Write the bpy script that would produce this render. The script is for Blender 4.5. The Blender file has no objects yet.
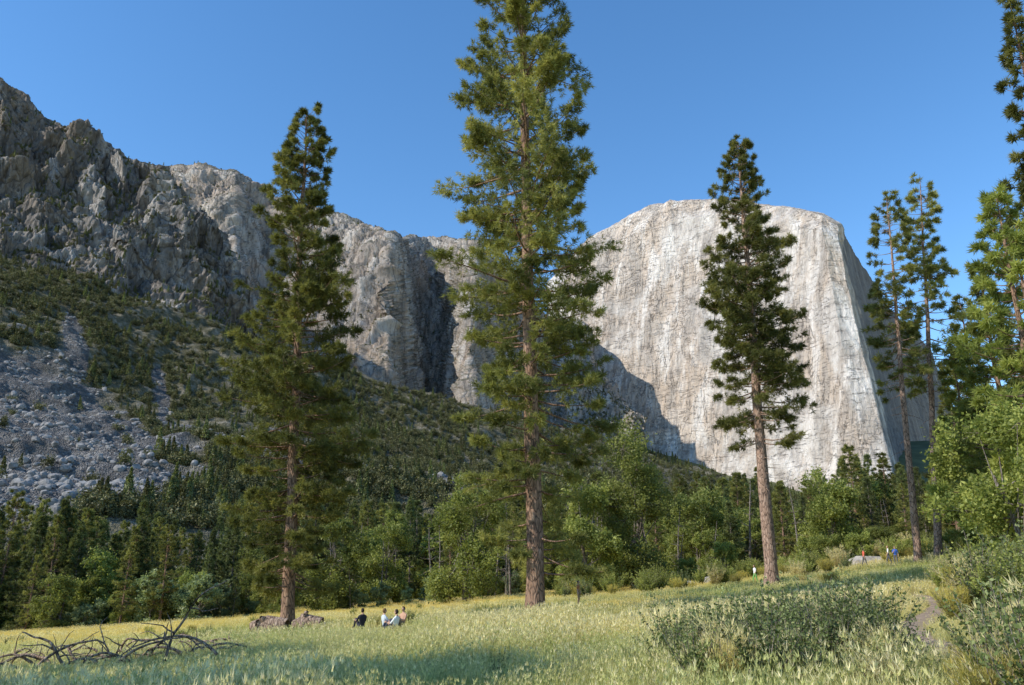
import bpy, bmesh, math, numpy as np, time
from mathutils import Vector
T0=time.time()
rng=np.random.default_rng(11)
sc=bpy.context.scene
COL=sc.collection
# ------------------------------------------------------------------ view & survey helpers
F=804.0; PITCH=math.radians(16.2); EYE=1.7
cp,sp=math.cos(PITCH),math.sin(PITCH)
def sight(u,v,d):
    """world point at bearing/elevation (u,v) and horizontal distance d (metres)"""
    u=np.asarray(u,float);v=np.asarray(v,float);d=np.asarray(d,float)
    a=(u-512)/F; b=(342.5-v)/F
    x=a; y=cp-b*sp; z=sp+b*cp
    h=np.hypot(x,y)
    return np.stack([x/h*d,y/h*d,EYE+z/h*d],-1)
def bearing(u,d):
    p=sight(u,576,d); return float(p[0]),float(p[1])
# ------------------------------------------------------------------ noise
def _h(ix,iy,iz,seed):
    n=(ix.astype(np.uint32)*np.uint32(374761393)+iy.astype(np.uint32)*np.uint32(668265263)
       +iz.astype(np.uint32)*np.uint32(2246822519)+np.uint32(seed*3266489&0xffffffff))
    n=(n^(n>>np.uint32(13)))*np.uint32(1274126177)
    n=n^(n>>np.uint32(16))
    return (n&np.uint32(0xffffff)).astype(np.float64)/0xffffff
def vnoise(p,seed=0):
    i=np.floor(p).astype(np.int64); f=p-i; f=f*f*f*(f*(f*6-15)+10)
    r=0
    for dx in (0,1):
        wx=f[...,0] if dx else 1-f[...,0]
        for dy in (0,1):
            wy=f[...,1] if dy else 1-f[...,1]
            for dz in (0,1):
                wz=f[...,2] if dz else 1-f[...,2]
                r=r+wx*wy*wz*_h(i[...,0]+dx,i[...,1]+dy,i[...,2]+dz,seed)
    return r*2-1
def fbm(p,o=5,g=.5,seed=0):
    s=0;a=1;t=0
    for k in range(o):
        s=s+a*vnoise(p*(2.03**k)+k*17.3,seed+k);t+=a;a*=g
    return s/t
def ridged(p,o=5,g=.5,seed=0):
    s=0;a=1;t=0
    for k in range(o):
        s=s+a*(1-2*np.abs(vnoise(p*(2.07**k)+k*9.1,seed+k)));t+=a;a*=g
    return s/t
def ground(x,y):
    x=np.asarray(x,float);y=np.asarray(y,float)
    xl=np.minimum(x,0);xr=np.maximum(x,0)
    z=12*np.tanh(.064*xl/12)+14*np.tanh((.05*xr+.0015*xr*xr)/14)-4*np.tanh(.012*y/4)
    p=np.stack([x/9,y/9,0*x],-1)
    z=z+.16*fbm(p,3,seed=5)*np.clip(np.hypot(x,y)/15,0,3)
    return z
# ------------------------------------------------------------------ mesh helpers
def mk(name,V,faces,mats,fm=None,smooth=False,tint=None,link=True,tname='tint'):
    me=bpy.data.meshes.new(name)
    V=np.asarray(V,np.float32)
    me.vertices.add(len(V)); me.vertices.foreach_set('co',V.ravel())
    faces=[f for f in faces if len(f)]
    nl=sum(f.size for f in faces); nf=sum(len(f) for f in faces)
    me.loops.add(nl); me.polygons.add(nf)
    me.loops.foreach_set('vertex_index',np.concatenate([f.ravel() for f in faces]).astype(np.int32))
    sizes=np.concatenate([np.full(len(f),f.shape[1]) for f in faces])
    st=np.concatenate([[0],np.cumsum(sizes)[:-1]]).astype(np.int32)
    me.polygons.foreach_set('loop_start',st)
    if fm is not None: me.polygons.foreach_set('material_index',np.asarray(fm,np.int32))
    if np.isscalar(smooth): sm=np.full(nf,bool(smooth))
    else: sm=np.asarray(smooth,bool)
    for m in mats: me.materials.append(m)
    me.update(calc_edges=True)
    me.polygons.foreach_set('use_smooth',sm)
    if tint is not None:
        at=me.attributes.new(tname,'FLOAT','POINT'); at.data.foreach_set('value',np.asarray(tint,np.float32))
    me.validate()
    ob=bpy.data.objects.new(name,me)
    if link: COL.objects.link(ob)
    return ob
class Geo:
    def __init__(s): s.V=[];s.T=[];s.Q=[];s.tm=[];s.qm=[];s.ti=[];s.n=0
    def add(s,V,fa,m,tint=0.5):
        V=np.asarray(V,float);fa=np.asarray(fa)
        s.V.append(V)
        s.ti.append(np.broadcast_to(np.asarray(tint,float),(len(V),)).copy())
        if fa.shape[1]==3: s.T.append(fa+s.n);s.tm.append(np.full(len(fa),m))
        else: s.Q.append(fa+s.n);s.qm.append(np.full(len(fa),m))
        s.n+=len(V)
    def build(s,name,mats,link=True,smoothq=True):
        T=np.concatenate(s.T) if s.T else np.zeros((0,3),int)
        Q=np.concatenate(s.Q) if s.Q else np.zeros((0,4),int)
        fm=np.concatenate(([np.concatenate(s.tm)] if s.T else [])+([np.concatenate(s.qm)] if s.Q else []))
        sm=np.concatenate([np.zeros(len(T),bool),np.full(len(Q),smoothq)])
        return mk(name,np.concatenate(s.V),[T,Q],mats,fm,sm,np.concatenate(s.ti),link)
def tube(geo,P,R,m,k=6,tint=.5,rough=0):
    P=np.asarray(P,float);R=np.asarray(R,float);n=len(P)
    d=np.gradient(P,axis=0); d/=np.linalg.norm(d,axis=1)[:,None]+1e-9
    ref=np.where(np.abs(d[:,2:3])>.9,np.array([[1.,0,0]]),np.array([[0,0,1.]]))
    a=np.cross(d,ref);a/=np.linalg.norm(a,axis=1)[:,None]+1e-9
    b=np.cross(d,a)
    th=np.arange(k)*2*math.pi/k
    rr=R[:,None]*(1+rough*rng.uniform(-1,1,(n,k)))
    V=P[:,None,:]+rr[...,None]*(np.cos(th)[None,:,None]*a[:,None,:]+np.sin(th)[None,:,None]*b[:,None,:])
    V=V.reshape(-1,3)
    i=np.arange(n-1)[:,None]*k;j=np.arange(k)[None,:];j2=(j+1)%k
    f=np.stack([i+j,i+j2,i+k+j2,i+k+j],-1).reshape(-1,4)
    geo.add(V,f,m,tint)
def unit(v): return v/(np.linalg.norm(v,axis=-1,keepdims=True)+1e-9)
def blades(geo,C,D,K,L,W,m,spread=1.0,tint=None):
    n=len(C)
    if n==0:return
    r=unit(rng.normal(size=(n,K,3)))
    d=unit(D[:,None,:]*(1/spread)+r)
    l=L*rng.uniform(.6,1.2,(n,K,1))
    side=unit(np.cross(d,rng.normal(size=(n,K,3))))*W*rng.uniform(.7,1.3,(n,K,1))
    base=C[:,None,:]+r*.15*L
    V=np.stack([base-side*.5,base+side*.5,base+d*l],2).reshape(-1,3)
    f=np.arange(n*K*3).reshape(-1,3)
    t=np.repeat(np.clip((rng.uniform(0,1,n) if tint is None else tint),0,1),K*3)
    geo.add(V,f,m,t)
def leaves(geo,C,S,m,tint=None,up=.3):
    n=len(C)
    a=unit(rng.normal(size=(n,3)));nrm=unit(rng.normal(size=(n,3))+np.array([0,0,up]))
    a=unit(np.cross(nrm,a));b=np.cross(nrm,a)
    s=(S*rng.uniform(.6,1.3,(n,1)))
    V=np.stack([C-a*s*.5,C+b*s*.28,C+a*s*.5,C-b*s*.28],1).reshape(-1,3)
    t=np.repeat(rng.uniform(0,1,n) if tint is None else tint,4)
    geo.add(V,np.arange(n*4).reshape(-1,4),m,t)
# ------------------------------------------------------------------ materials
def newmat(name):
    m=bpy.data.materials.new(name);m.use_nodes=True
    nt=m.node_tree
    for n in list(nt.nodes): nt.nodes.remove(n)
    return m,nt
class N:
    def __init__(s,nt): s.nt=nt
    def n(s,t,**k):
        x=s.nt.nodes.new(t)
        for a,b in k.items(): setattr(x,a,b)
        return x
    def l(s,a,b): s.nt.links.new(a,b)
    def pos(s,scale=(1,1,1),rot=(0,0,0)):
        g=s.n('ShaderNodeNewGeometry');m=s.n('ShaderNodeMapping');m.inputs['Scale'].default_value=scale;m.inputs['Rotation'].default_value=rot
        s.l(g.outputs['Position'],m.inputs['Vector']);return m.outputs[0]
    def noise(s,vec,scale,detail=5,rough=.55,dist=0):
        x=s.n('ShaderNodeTexNoise');x.inputs['Scale'].default_value=scale;x.inputs['Detail'].default_value=detail
        x.inputs['Roughness'].default_value=rough;x.inputs['Distortion'].default_value=dist;s.l(vec,x.inputs['Vector']);return x.outputs['Fac']
    def vor(s,vec,scale,feature='F1'):
        x=s.n('ShaderNodeTexVoronoi',feature=feature);x.inputs['Scale'].default_value=scale
        s.l(vec,x.inputs['Vector']);return x
    def ramp(s,fac,stops):
        r=s.n('ShaderNodeValToRGB');e=r.color_ramp.elements
        while len(e)<len(stops): e.new(.5)
        for q,(p,c) in zip(e,stops):
            q.position=p;q.color=(*c,1) if not np.isscalar(c) else (c,c,c,1)
        s.l(fac,r.inputs['Fac']);return r.outputs['Color']
    def mix(s,f,a,b,mode='MIX'):
        x=s.n('ShaderNodeMix',data_type='RGBA',blend_type=mode)
        for v,i in ((f,0),(a,6),(b,7)):
            if hasattr(v,'is_linked'): s.l(v,x.inputs[i])
            else: x.inputs[i].default_value=v if i==0 else (*v,1)
        return x.outputs[2]
    def math(s,op,a,b=None):
        x=s.n('ShaderNodeMath',operation=op)
        for v,i in ((a,0),(b,1)):
            if v is None: continue
            if hasattr(v,'is_linked'): s.l(v,x.inputs[i])
            else: x.inputs[i].default_value=v
        return x.outputs[0]
    def attr(s,name):
        a=s.n('ShaderNodeAttribute',attribute_name=name);return a.outputs['Fac']
    def farband(s):
        """golden flowering zone of the meadow, away from the path (world position)"""
        g=s.n('ShaderNodeNewGeometry');x=s.n('ShaderNodeSeparateXYZ');s.l(g.outputs['Position'],x.inputs[0])
        v=s.math('SUBTRACT',x.outputs['Y'],s.math('MULTIPLY',x.outputs['X'],.55))
        v=s.math('ADD',v,s.math('MULTIPLY',s.noise(s.pos(),.06,3,.6),50))
        return s.math('MULTIPLY',s.ramp(s.math('MULTIPLY',v,1/200),[(.40,0.0),(.56,1.0)]),.8)
    def out(s,col,rough=.9,height=None,dist=1,strength=1,spec=.15):
        p=s.n('ShaderNodeBsdfPrincipled');o=s.n('ShaderNodeOutputMaterial')
        if hasattr(col,'is_linked'): s.l(col,p.inputs['Base Color'])
        else: p.inputs['Base Color'].default_value=(*col,1)
        p.inputs['Roughness'].default_value=rough;p.inputs['Specular IOR Level'].default_value=spec
        if height is not None:
            b=s.n('ShaderNodeBump');b.inputs['Distance'].default_value=dist;b.inputs['Strength'].default_value=strength
            s.l(height,b.inputs['Height']);s.l(b.outputs[0],p.inputs['Normal'])
        s.l(p.outputs[0],o.inputs[0])
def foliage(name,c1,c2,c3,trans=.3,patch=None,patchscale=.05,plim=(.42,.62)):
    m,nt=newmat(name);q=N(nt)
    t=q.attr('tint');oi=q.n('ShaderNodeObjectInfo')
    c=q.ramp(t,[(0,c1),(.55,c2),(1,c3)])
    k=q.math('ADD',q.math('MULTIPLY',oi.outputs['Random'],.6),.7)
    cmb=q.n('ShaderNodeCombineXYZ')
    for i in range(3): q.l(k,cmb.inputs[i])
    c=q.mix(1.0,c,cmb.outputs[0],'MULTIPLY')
    if patch is not None:
        n=q.noise(q.pos(),patchscale,4,.6)
        g2=q.ramp(q.noise(q.pos((1,.6,1)),.11,4,.6),[(.46,0.0),(.60,.75)])
        c=q.mix(g2,c,q.mix(1.0,c,(.62,.74,.55),'MULTIPLY'))
        f=q.math('MAXIMUM',q.ramp(n,[(plim[0],0.0),(plim[1],.7)]),q.farband())
        c=q.mix(f,c,patch)
    d=q.n('ShaderNodeBsdfPrincipled');d.inputs['Roughness'].default_value=.55;d.inputs['Specular IOR Level'].default_value=.3
    tr=q.n('ShaderNodeBsdfTranslucent');mx=q.n('ShaderNodeMixShader');mx.inputs[0].default_value=trans
    q.l(c,d.inputs['Base Color'])
    q.l(q.mix(.5,c,q.mix(1.0,c,(1.4,1.4,.6),'MULTIPLY')),tr.inputs['Color'])
    q.l(d.outputs[0],mx.inputs[1]);q.l(tr.outputs[0],mx.inputs[2])
    o=q.n('ShaderNodeOutputMaterial');q.l(mx.outputs[0],o.inputs[0])
    return m
M_pine=foliage('pine_needles',(.08,.092,.026),(.21,.215,.06),(.39,.365,.115),.4)
M_fir=foliage('fir_needles',(.065,.085,.035),(.15,.175,.06),(.27,.28,.10),.35)
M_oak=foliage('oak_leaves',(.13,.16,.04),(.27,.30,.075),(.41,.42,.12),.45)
M_hill=foliage('hill_scrub',(.055,.063,.025),(.12,.12,.045),(.23,.21,.085),.2)
M_willow=foliage('willow_leaves',(.16,.2,.09),(.26,.31,.15),(.36,.40,.22),.45)
M_grass=foliage('meadow_grass',(.24,.28,.10),(.40,.42,.16),(.63,.59,.29),.42,(.76,.59,.20),.028,(.44,.64))
M_dry=foliage('dry_grass',(.50,.43,.18),(.66,.57,.28),(.78,.70,.42),.4)
M_sage=foliage('brush_leaves',(.045,.065,.02),(.11,.145,.04),(.33,.36,.15),.3)
M_rabbit=foliage('rabbitbrush_leaves',(.2,.2,.06),(.42,.37,.1),(.68,.55,.14),.4)
def bark(name,a,b,c):
    m,nt=newmat(name);q=N(nt)
    v=q.pos((1,1,.28))
    vo=q.vor(v,7,'DISTANCE_TO_EDGE').outputs['Distance']
    n=q.noise(q.pos((1,1,.5)),5,5)
    col=q.ramp(n,[(.3,a),(.5,b),(.7,c)])
    col=q.mix(q.ramp(vo,[(0,1.0),(.12,0.0)]),col,(.05,.035,.028))
    q.out(col,.95,vo,.05,1.0)
    return m
M_bark=bark('pine_bark',(.15,.095,.065),(.28,.175,.12),(.42,.28,.20))
M_barkp=bark('old_pine_bark',(.22,.14,.10),(.36,.24,.18),(.46,.33,.26))
M_barkg=bark('grey_bark',(.13,.11,.09),(.22,.19,.16),(.33,.29,.25))
M_dead=bark('dead_wood',(.20,.14,.10),(.31,.22,.16),(.44,.34,.26))
def granite(name,dark,mid,light,warm,streak=.6,bump=9,veg=0.0,blk=0.0,diag=0.0,vs=6,ftv=.45,warmf=.7,side_shade=None):
    m,nt=newmat(name);q=N(nt)
    st=q.noise(q.pos((1/45,1/45,1/(45*vs*1.3)),(.0,.07,0)),1,7,.62,.4)
    st2=q.noise(q.pos((1/11,1/11,1/(11*vs*1.6))),1,5,.62)
    big=q.noise(q.pos((1/200,1/200,1/300)),1,6,.62,.8)
    fn=q.noise(q.pos((1/22,1/22,1/40)),1,9,.74)
    ft=q.noise(q.pos((1/6.,1/6.,1/14.)),1,4,.7)
    c=q.ramp(fn,[(.30,dark),(.47,mid),(.64,light)])
    c=q.mix(q.ramp(big,[(.44,0.0),(.58,warmf)]),c,warm)
    c=q.mix(q.ramp(st,[(.38,streak),(.50,0.0)]),c,tuple(x*.6 for x in mid))
    c=q.mix(q.ramp(st2,[(.34,streak*.9),(.47,0.0)]),c,tuple(x*.75 for x in dark))
    c=q.mix(q.ramp(st,[(.52,0.0),(.63,.8)]),c,tuple(min(1,x*1.12) for x in light))
    c=q.mix(q.ramp(ft,[(.32,ftv),(.48,0.0)]),c,tuple(x*.6 for x in dark))
    h=q.math('ADD',q.math('MULTIPLY',fn,1.3),q.math('MULTIPLY',st2,1.0))
    h=q.math('ADD',h,q.math('MULTIPLY',ft,.35))
    if diag>0:
        for rot,sc3 in (((.0,.6,.2),(1/80,1/80,1/14)),((.0,-.9,.5),(1/120,1/120,1/22)),((0,.1,0),(1/30,1/30,1/260))):
            dg=q.noise(q.pos(sc3,rot),1,5,.6,.5)
            dl=q.math('ABSOLUTE',q.math('SUBTRACT',dg,.5))
            gate=q.ramp(big,[(.46,0.0),(.56,1.0)] if rot[1]>0 else [(.42,1.0),(.50,0.0)])
            line=q.math('MULTIPLY',q.ramp(dl,[(0,diag),(.010,0.0)]),gate)
            c=q.mix(line,c,tuple(x*.5 for x in dark))
            h=q.math('SUBTRACT',h,q.math('MULTIPLY',line,.9))
    if side_shade is not None:
        # shade painted into the rock colour of the wall turned from the sun
        c=q.mix(q.math('MULTIPLY',q.attr('tint'),q.ramp(st,[(.35,.95),(.75,.75)])),c,side_shade)
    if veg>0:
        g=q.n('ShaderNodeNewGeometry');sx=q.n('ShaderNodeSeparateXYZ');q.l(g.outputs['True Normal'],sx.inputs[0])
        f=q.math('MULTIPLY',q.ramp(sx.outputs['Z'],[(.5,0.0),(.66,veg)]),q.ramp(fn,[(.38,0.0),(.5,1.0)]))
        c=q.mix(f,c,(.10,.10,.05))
    if blk>0:
        cv=q.pos((blk,blk,blk*.35),(.2,.15,0))
        nz=q.n('ShaderNodeTexNoise');nz.inputs['Scale'].default_value=1.5;q.l(cv,nz.inputs['Vector'])
        cr=q.vor(q.mix(.35,cv,nz.outputs['Color'],'ADD'),1,'DISTANCE_TO_EDGE').outputs['Distance']
        c=q.mix(q.ramp(cr,[(0,.6),(.03,0.0)]),c,tuple(x*.4 for x in dark))
        h=q.math('ADD',h,q.math('MULTIPLY',q.math('MINIMUM',cr,.12),4.0))
    q.out(c,.95,h,bump,1.0)
    return m
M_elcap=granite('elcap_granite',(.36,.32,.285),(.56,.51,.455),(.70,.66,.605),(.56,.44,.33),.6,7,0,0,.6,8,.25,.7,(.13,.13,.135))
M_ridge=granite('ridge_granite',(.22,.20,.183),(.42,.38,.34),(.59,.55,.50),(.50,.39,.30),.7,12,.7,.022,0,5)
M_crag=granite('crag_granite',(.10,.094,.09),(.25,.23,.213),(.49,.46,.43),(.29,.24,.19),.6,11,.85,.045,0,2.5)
def slope_mat():
    m,nt=newmat('talus_slope');q=N(nt)
    s=q.attr('tint')
    vo=q.vor(q.pos(),.55);v2=q.vor(q.pos(),1.3)
    n=q.noise(q.pos(),.02,9,.7)
    rock=q.ramp(vo.outputs['Color'],[(.2,(.12,.115,.11)),(.55,(.20,.192,.183)),(.9,(.33,.318,.30))])
    rock=q.mix(q.ramp(n,[(.40,.75),(.58,0.0)]),rock,(.10,.095,.09))
    soil=q.ramp(q.noise(q.pos(),.10,9,.75),[(.34,(.07,.07,.035)),(.5,(.16,.145,.09)),(.64,(.34,.305,.24))])
    c=q.mix(q.ramp(s,[(.4,0.0),(.55,1.0)]),soil,rock)
    h=q.math('ADD',vo.outputs['Distance'],v2.outputs['Distance'])
    q.out(c,.95,h,1.6,1.0);return m
M_talus=slope_mat()
def ground_mat():
    m,nt=newmat('meadow_ground');q=N(nt)
    a=q.noise(q.pos(),.028,4,.6);b=q.noise(q.pos(),1.2,7,.75);e=q.noise(q.pos((1,.6,1)),.11,4,.6)
    c=q.ramp(b,[(.3,(.17,.18,.07)),(.5,(.33,.32,.13)),(.72,(.52,.46,.22))])
    c=q.mix(q.ramp(e,[(.46,0.0),(.60,.6)]),c,(.2,.24,.08))
    c=q.mix(q.math('MAXIMUM',q.ramp(a,[(.44,0.0),(.64,.7)]),q.farband()),c,(.68,.52,.17))
    q.out(c,.95,b,.12,1.0);return m
M_ground=ground_mat()
def simple(name,c,rough=.8,var=.25,sc=8,bump=.01):
    m,nt=newmat(name);q=N(nt)
    n=q.noise(q.pos(),sc,5,.65)
    col=q.ramp(n,[(.3,tuple(x*(1-var) for x in c)),(.7,tuple(min(1,x*(1+var)) for x in c))])
    q.out(col,rough,n,bump,.6);return m
M_path=simple('path_dirt',(.30,.225,.16),.95,.35,3,.06)
M_rock=simple('boulder_rock',(.36,.33,.30),.9,.35,2,.08)
M_slopegreen=simple('forest_floor',(.09,.10,.045),.95,.4,.02,1)
# ------------------------------------------------------------------ ground
n=420;kk=7.2
t=np.linspace(-1,1,n);ax=5200*np.sinh(kk*t)/math.sinh(kk)
X,Y=np.meshgrid(ax,ax+25,indexing='xy')
V=np.stack([X,Y,ground(X,Y)],-1).reshape(-1,3)
def gridfaces(nv,nu):
    i=np.arange(nv-1)[:,None]*nu;j=np.arange(nu-1)[None,:]
    return np.stack([i+j,i+j+1,i+nu+j+1,i+nu+j],-1).reshape(-1,4)
mk('ground',V,[gridfaces(n,n)],[M_ground],smooth=True)
def pathx(y): return np.interp(y,[4,13,15,18,21,25,30,36,50,70],[7.5,7.9,8.0,8.4,9.6,12.2,15.2,17.0,24,34])
def pathw(y): return np.interp(y,[10,25,40],[.6,.5,.25])
ys=np.linspace(6,46,220);w=np.linspace(-1,1,9)
PX=pathx(ys)[:,None]+w[None,:]*(pathw(ys)+.16*fbm(np.stack([ys*.8,ys*0,ys*0],-1),3,seed=2))[:,None];PY=np.repeat(ys[:,None],9,1)
mk('path',np.stack([PX,PY,ground(PX,PY)+.035-.02*(np.abs(w)[None,:]>.9)],-1).reshape(-1,3),[gridfaces(220,9)],[M_path],smooth=True)
# ------------------------------------------------------------------ terrain sheets
def sheet(name,xs,rows,tv,nu,nv,mat,disp,smoothing=True,masks=None):
    s=np.linspace(0,1,nu);sk=(np.array(xs)-xs[0])/(xs[-1]-xs[0])
    R=[]
    for r in rows:
        xx=np.interp(s,sk,r[2] if len(r)>2 else xs);yy=np.interp(s,sk,r[0]);dd=np.interp(s,sk,r[1])
        R.append(sight(xx,yy,dd))
    R=np.array(R)
    t=np.linspace(0,1,nv);idx=np.clip(np.searchsorted(tv,t,side='right')-1,0,len(tv)-2)
    fr=(t-np.array(tv)[idx])/(np.array(tv)[idx+1]-np.array(tv)[idx])
    P=R[idx]*(1-fr)[:,None,None]+R[idx+1]*fr[:,None,None]
    du=np.gradient(P,axis=1);dv=np.gradient(P,axis=0)
    nr=unit(np.cross(du,dv))
    S,Tt=np.meshgrid(s,t)
    P=P+nr*disp(P,S,Tt)[...,None]
    m=masks(P,S,Tt) if masks else np.zeros(S.shape)
    mk(name,P.reshape(-1,3),[gridfaces(nv,nu)],[mat],smooth=smoothing,tint=m.ravel())
    return P,m,nr
def rockdisp(amp,wl,seed,vs=.3,blocky=.35,edge=None,fine=.22,warp=.35):
    def f(P,S,T):
        q=P/wl*np.array([1,1,vs])
        wq=q+warp*np.stack([vnoise(q*1.3,seed+40),vnoise(q*1.3,seed+41),vnoise(q*1.1,seed+42)],-1)
        a=ridged(wq,6,.52,seed)
        st=np.round(fbm(q*2.3,3,seed=seed+9)*5)/5
        b=fbm(P/(wl*.16)*np.array([1,1,.45]),4,.6,seed+20)
        d=amp*(a*.8+blocky*st+fine*b)
        if edge is not None: d=d*edge(S,T)
        return d
    return f
xs=[548,590,650,715,785,822,838,846,896,960]
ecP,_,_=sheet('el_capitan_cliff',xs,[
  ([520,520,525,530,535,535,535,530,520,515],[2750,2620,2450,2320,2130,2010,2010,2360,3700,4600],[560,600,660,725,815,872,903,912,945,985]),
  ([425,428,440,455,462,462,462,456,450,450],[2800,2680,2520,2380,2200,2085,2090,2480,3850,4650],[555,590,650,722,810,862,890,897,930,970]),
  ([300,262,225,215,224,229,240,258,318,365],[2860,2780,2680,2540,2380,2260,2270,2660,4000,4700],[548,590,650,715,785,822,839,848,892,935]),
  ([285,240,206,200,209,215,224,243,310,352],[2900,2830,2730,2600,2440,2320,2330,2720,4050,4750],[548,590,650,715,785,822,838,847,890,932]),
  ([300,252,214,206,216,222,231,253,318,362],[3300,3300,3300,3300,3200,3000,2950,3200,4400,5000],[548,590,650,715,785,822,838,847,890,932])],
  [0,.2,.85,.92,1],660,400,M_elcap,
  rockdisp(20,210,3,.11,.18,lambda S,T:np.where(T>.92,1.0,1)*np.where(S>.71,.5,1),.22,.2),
  masks=lambda P,S,T:np.clip((S-.706+.012*fbm(P/60,3,seed=8))/.006,0,1))  # mask of the side wall that gets the painted shade
xs=[110,165,200,235,265,300,345,388,402,428,445,470,492,515,545,575,600,640]
ytop=[176,170,168,175,195,208,218,234,240,241,240,244,262,290,320,322,385,425]
dt=[2500,2450,2350,2300,2450,2250,2150,2000,2240,2500,2450,2150,2350,2500,2600,2550,2350,2250]
ybot=[400,400,400,400,410,415,420,425,428,430,433,436,440,444,450,455,460,470]
db=[1800,1780,1760,1650,1850,1720,1600,1440,1680,1930,1850,1540,1750,1900,2000,1950,1900,1900]
rgP,_,rgN=sheet('ridge_cliff',xs,[(ybot,db),([y+(b-y)*.12 for y,b in zip(ytop,ybot)],[a*.75+b*.25 for a,b in zip(dt,db)]),(ytop,dt),([y+16 for y in ytop],[d+500 for d in dt])],
  [0,.84,.92,1],660,320,M_ridge,rockdisp(56,170,21,.2,.4,lambda S,T:np.where(T>.9,.45,1),.3))
xs=[-190,-90,0,18,45,78,110,160,200,232,250,275]
ytop=[-10,45,90,98,122,133,153,178,222,262,318,352]
ybot=[320,335,350,355,362,372,382,395,410,425,430,435]
crP,_,crN=sheet('crag_cliff',xs,[(ybot,[1020,1010,990,980,980,970,960,950,970,990,1010,1020]),
  ([y+(b-y)*.5 for y,b in zip(ytop,ybot)],[1230,1230,1220,1210,1200,1180,1180,1160,1160,1150,1130,1100]),
  (ytop,[1500,1480,1450,1440,1420,1400,1380,1330,1290,1240,1190,1150]),
  ([y+25 for y in ytop],[1900]*12)],
  [0,.5,.93,1],640,440,M_crag,rockdisp(58,125,33,.45,.4,lambda S,T:np.where(T>.91,.5,1)*np.clip(T*6,.1,1),.32))
xs=[-260,-40,60,160,260,360,460,560,660,780]
def tal_mask(P,S,T):
    u=-260+S*1040
    w=fbm(P/70,4,.6,77)
    def blob(cu,ct,ru,rt,sl=0):
        return 1-np.sqrt(((u-cu)/ru)**2+((T-ct-sl*(u-cu))/rt)**2)
    m=np.maximum.reduce([blob(-75,.40,250,.30,-.0003),blob(70,.70,12,.08,-.004),blob(235,.42,110,.045,-.0011),blob(385,.34,110,.04,-.0010),
                         blob(160,.62,10,.09,-.004),blob(300,.50,55,.016,-.0012)])
    return np.clip(.5+1.5*m+.4*w,0,1)
tlP,tlM,tlN=sheet('talus_hillside',xs,[
  ([612]*10,[225,225,225,230,240,250,260,270,280,290]),
  ([485,485,487,492,497,500,505,510,515,530],[440,440,440,450,460,480,500,520,560,600]),
  ([345,362,382,408,432,450,468,482,497,520],[760,760,760,780,800,820,860,950,1050,1100]),
  ([195,245,280,312,348,378,410,432,462,505],[1080,1080,1060,1050,1050,1090,1150,1300,1500,1650]),
  ([215,262,296,330,366,398,430,452,480,520],[1500,1500,1480,1460,1460,1490,1550,1700,1900,2050])],
  [0,.3,.62,.93,1],600,460,M_talus,
  lambda P,S,T:(20*ridged(P/160*np.array([1,1,.4]),4,.5,50)+8*fbm(P/40,4,.6,51)+1.8*fbm(P/7,3,.6,52))*np.clip(T*4,0,1),masks=tal_mask)
apP,_,apN=sheet('forest_slope',[480,600,650,720,800,900,1000,1200],[
  ([590]*8,[330]*8),([535,535,535,540,545,545,545,545],[1000]*8),
  ([432,436,456,480,496,494,500,500],[2250,2250,2250,2200,2100,2000,2400,2700]),([440]*8,[3000]*8)],
  [0,.4,.93,1],260,140,M_slopegreen,lambda P,S,T:20*fbm(P/150,4,.5,61)*np.clip(T*3,0,1))
print('terrain',time.time()-T0)
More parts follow.
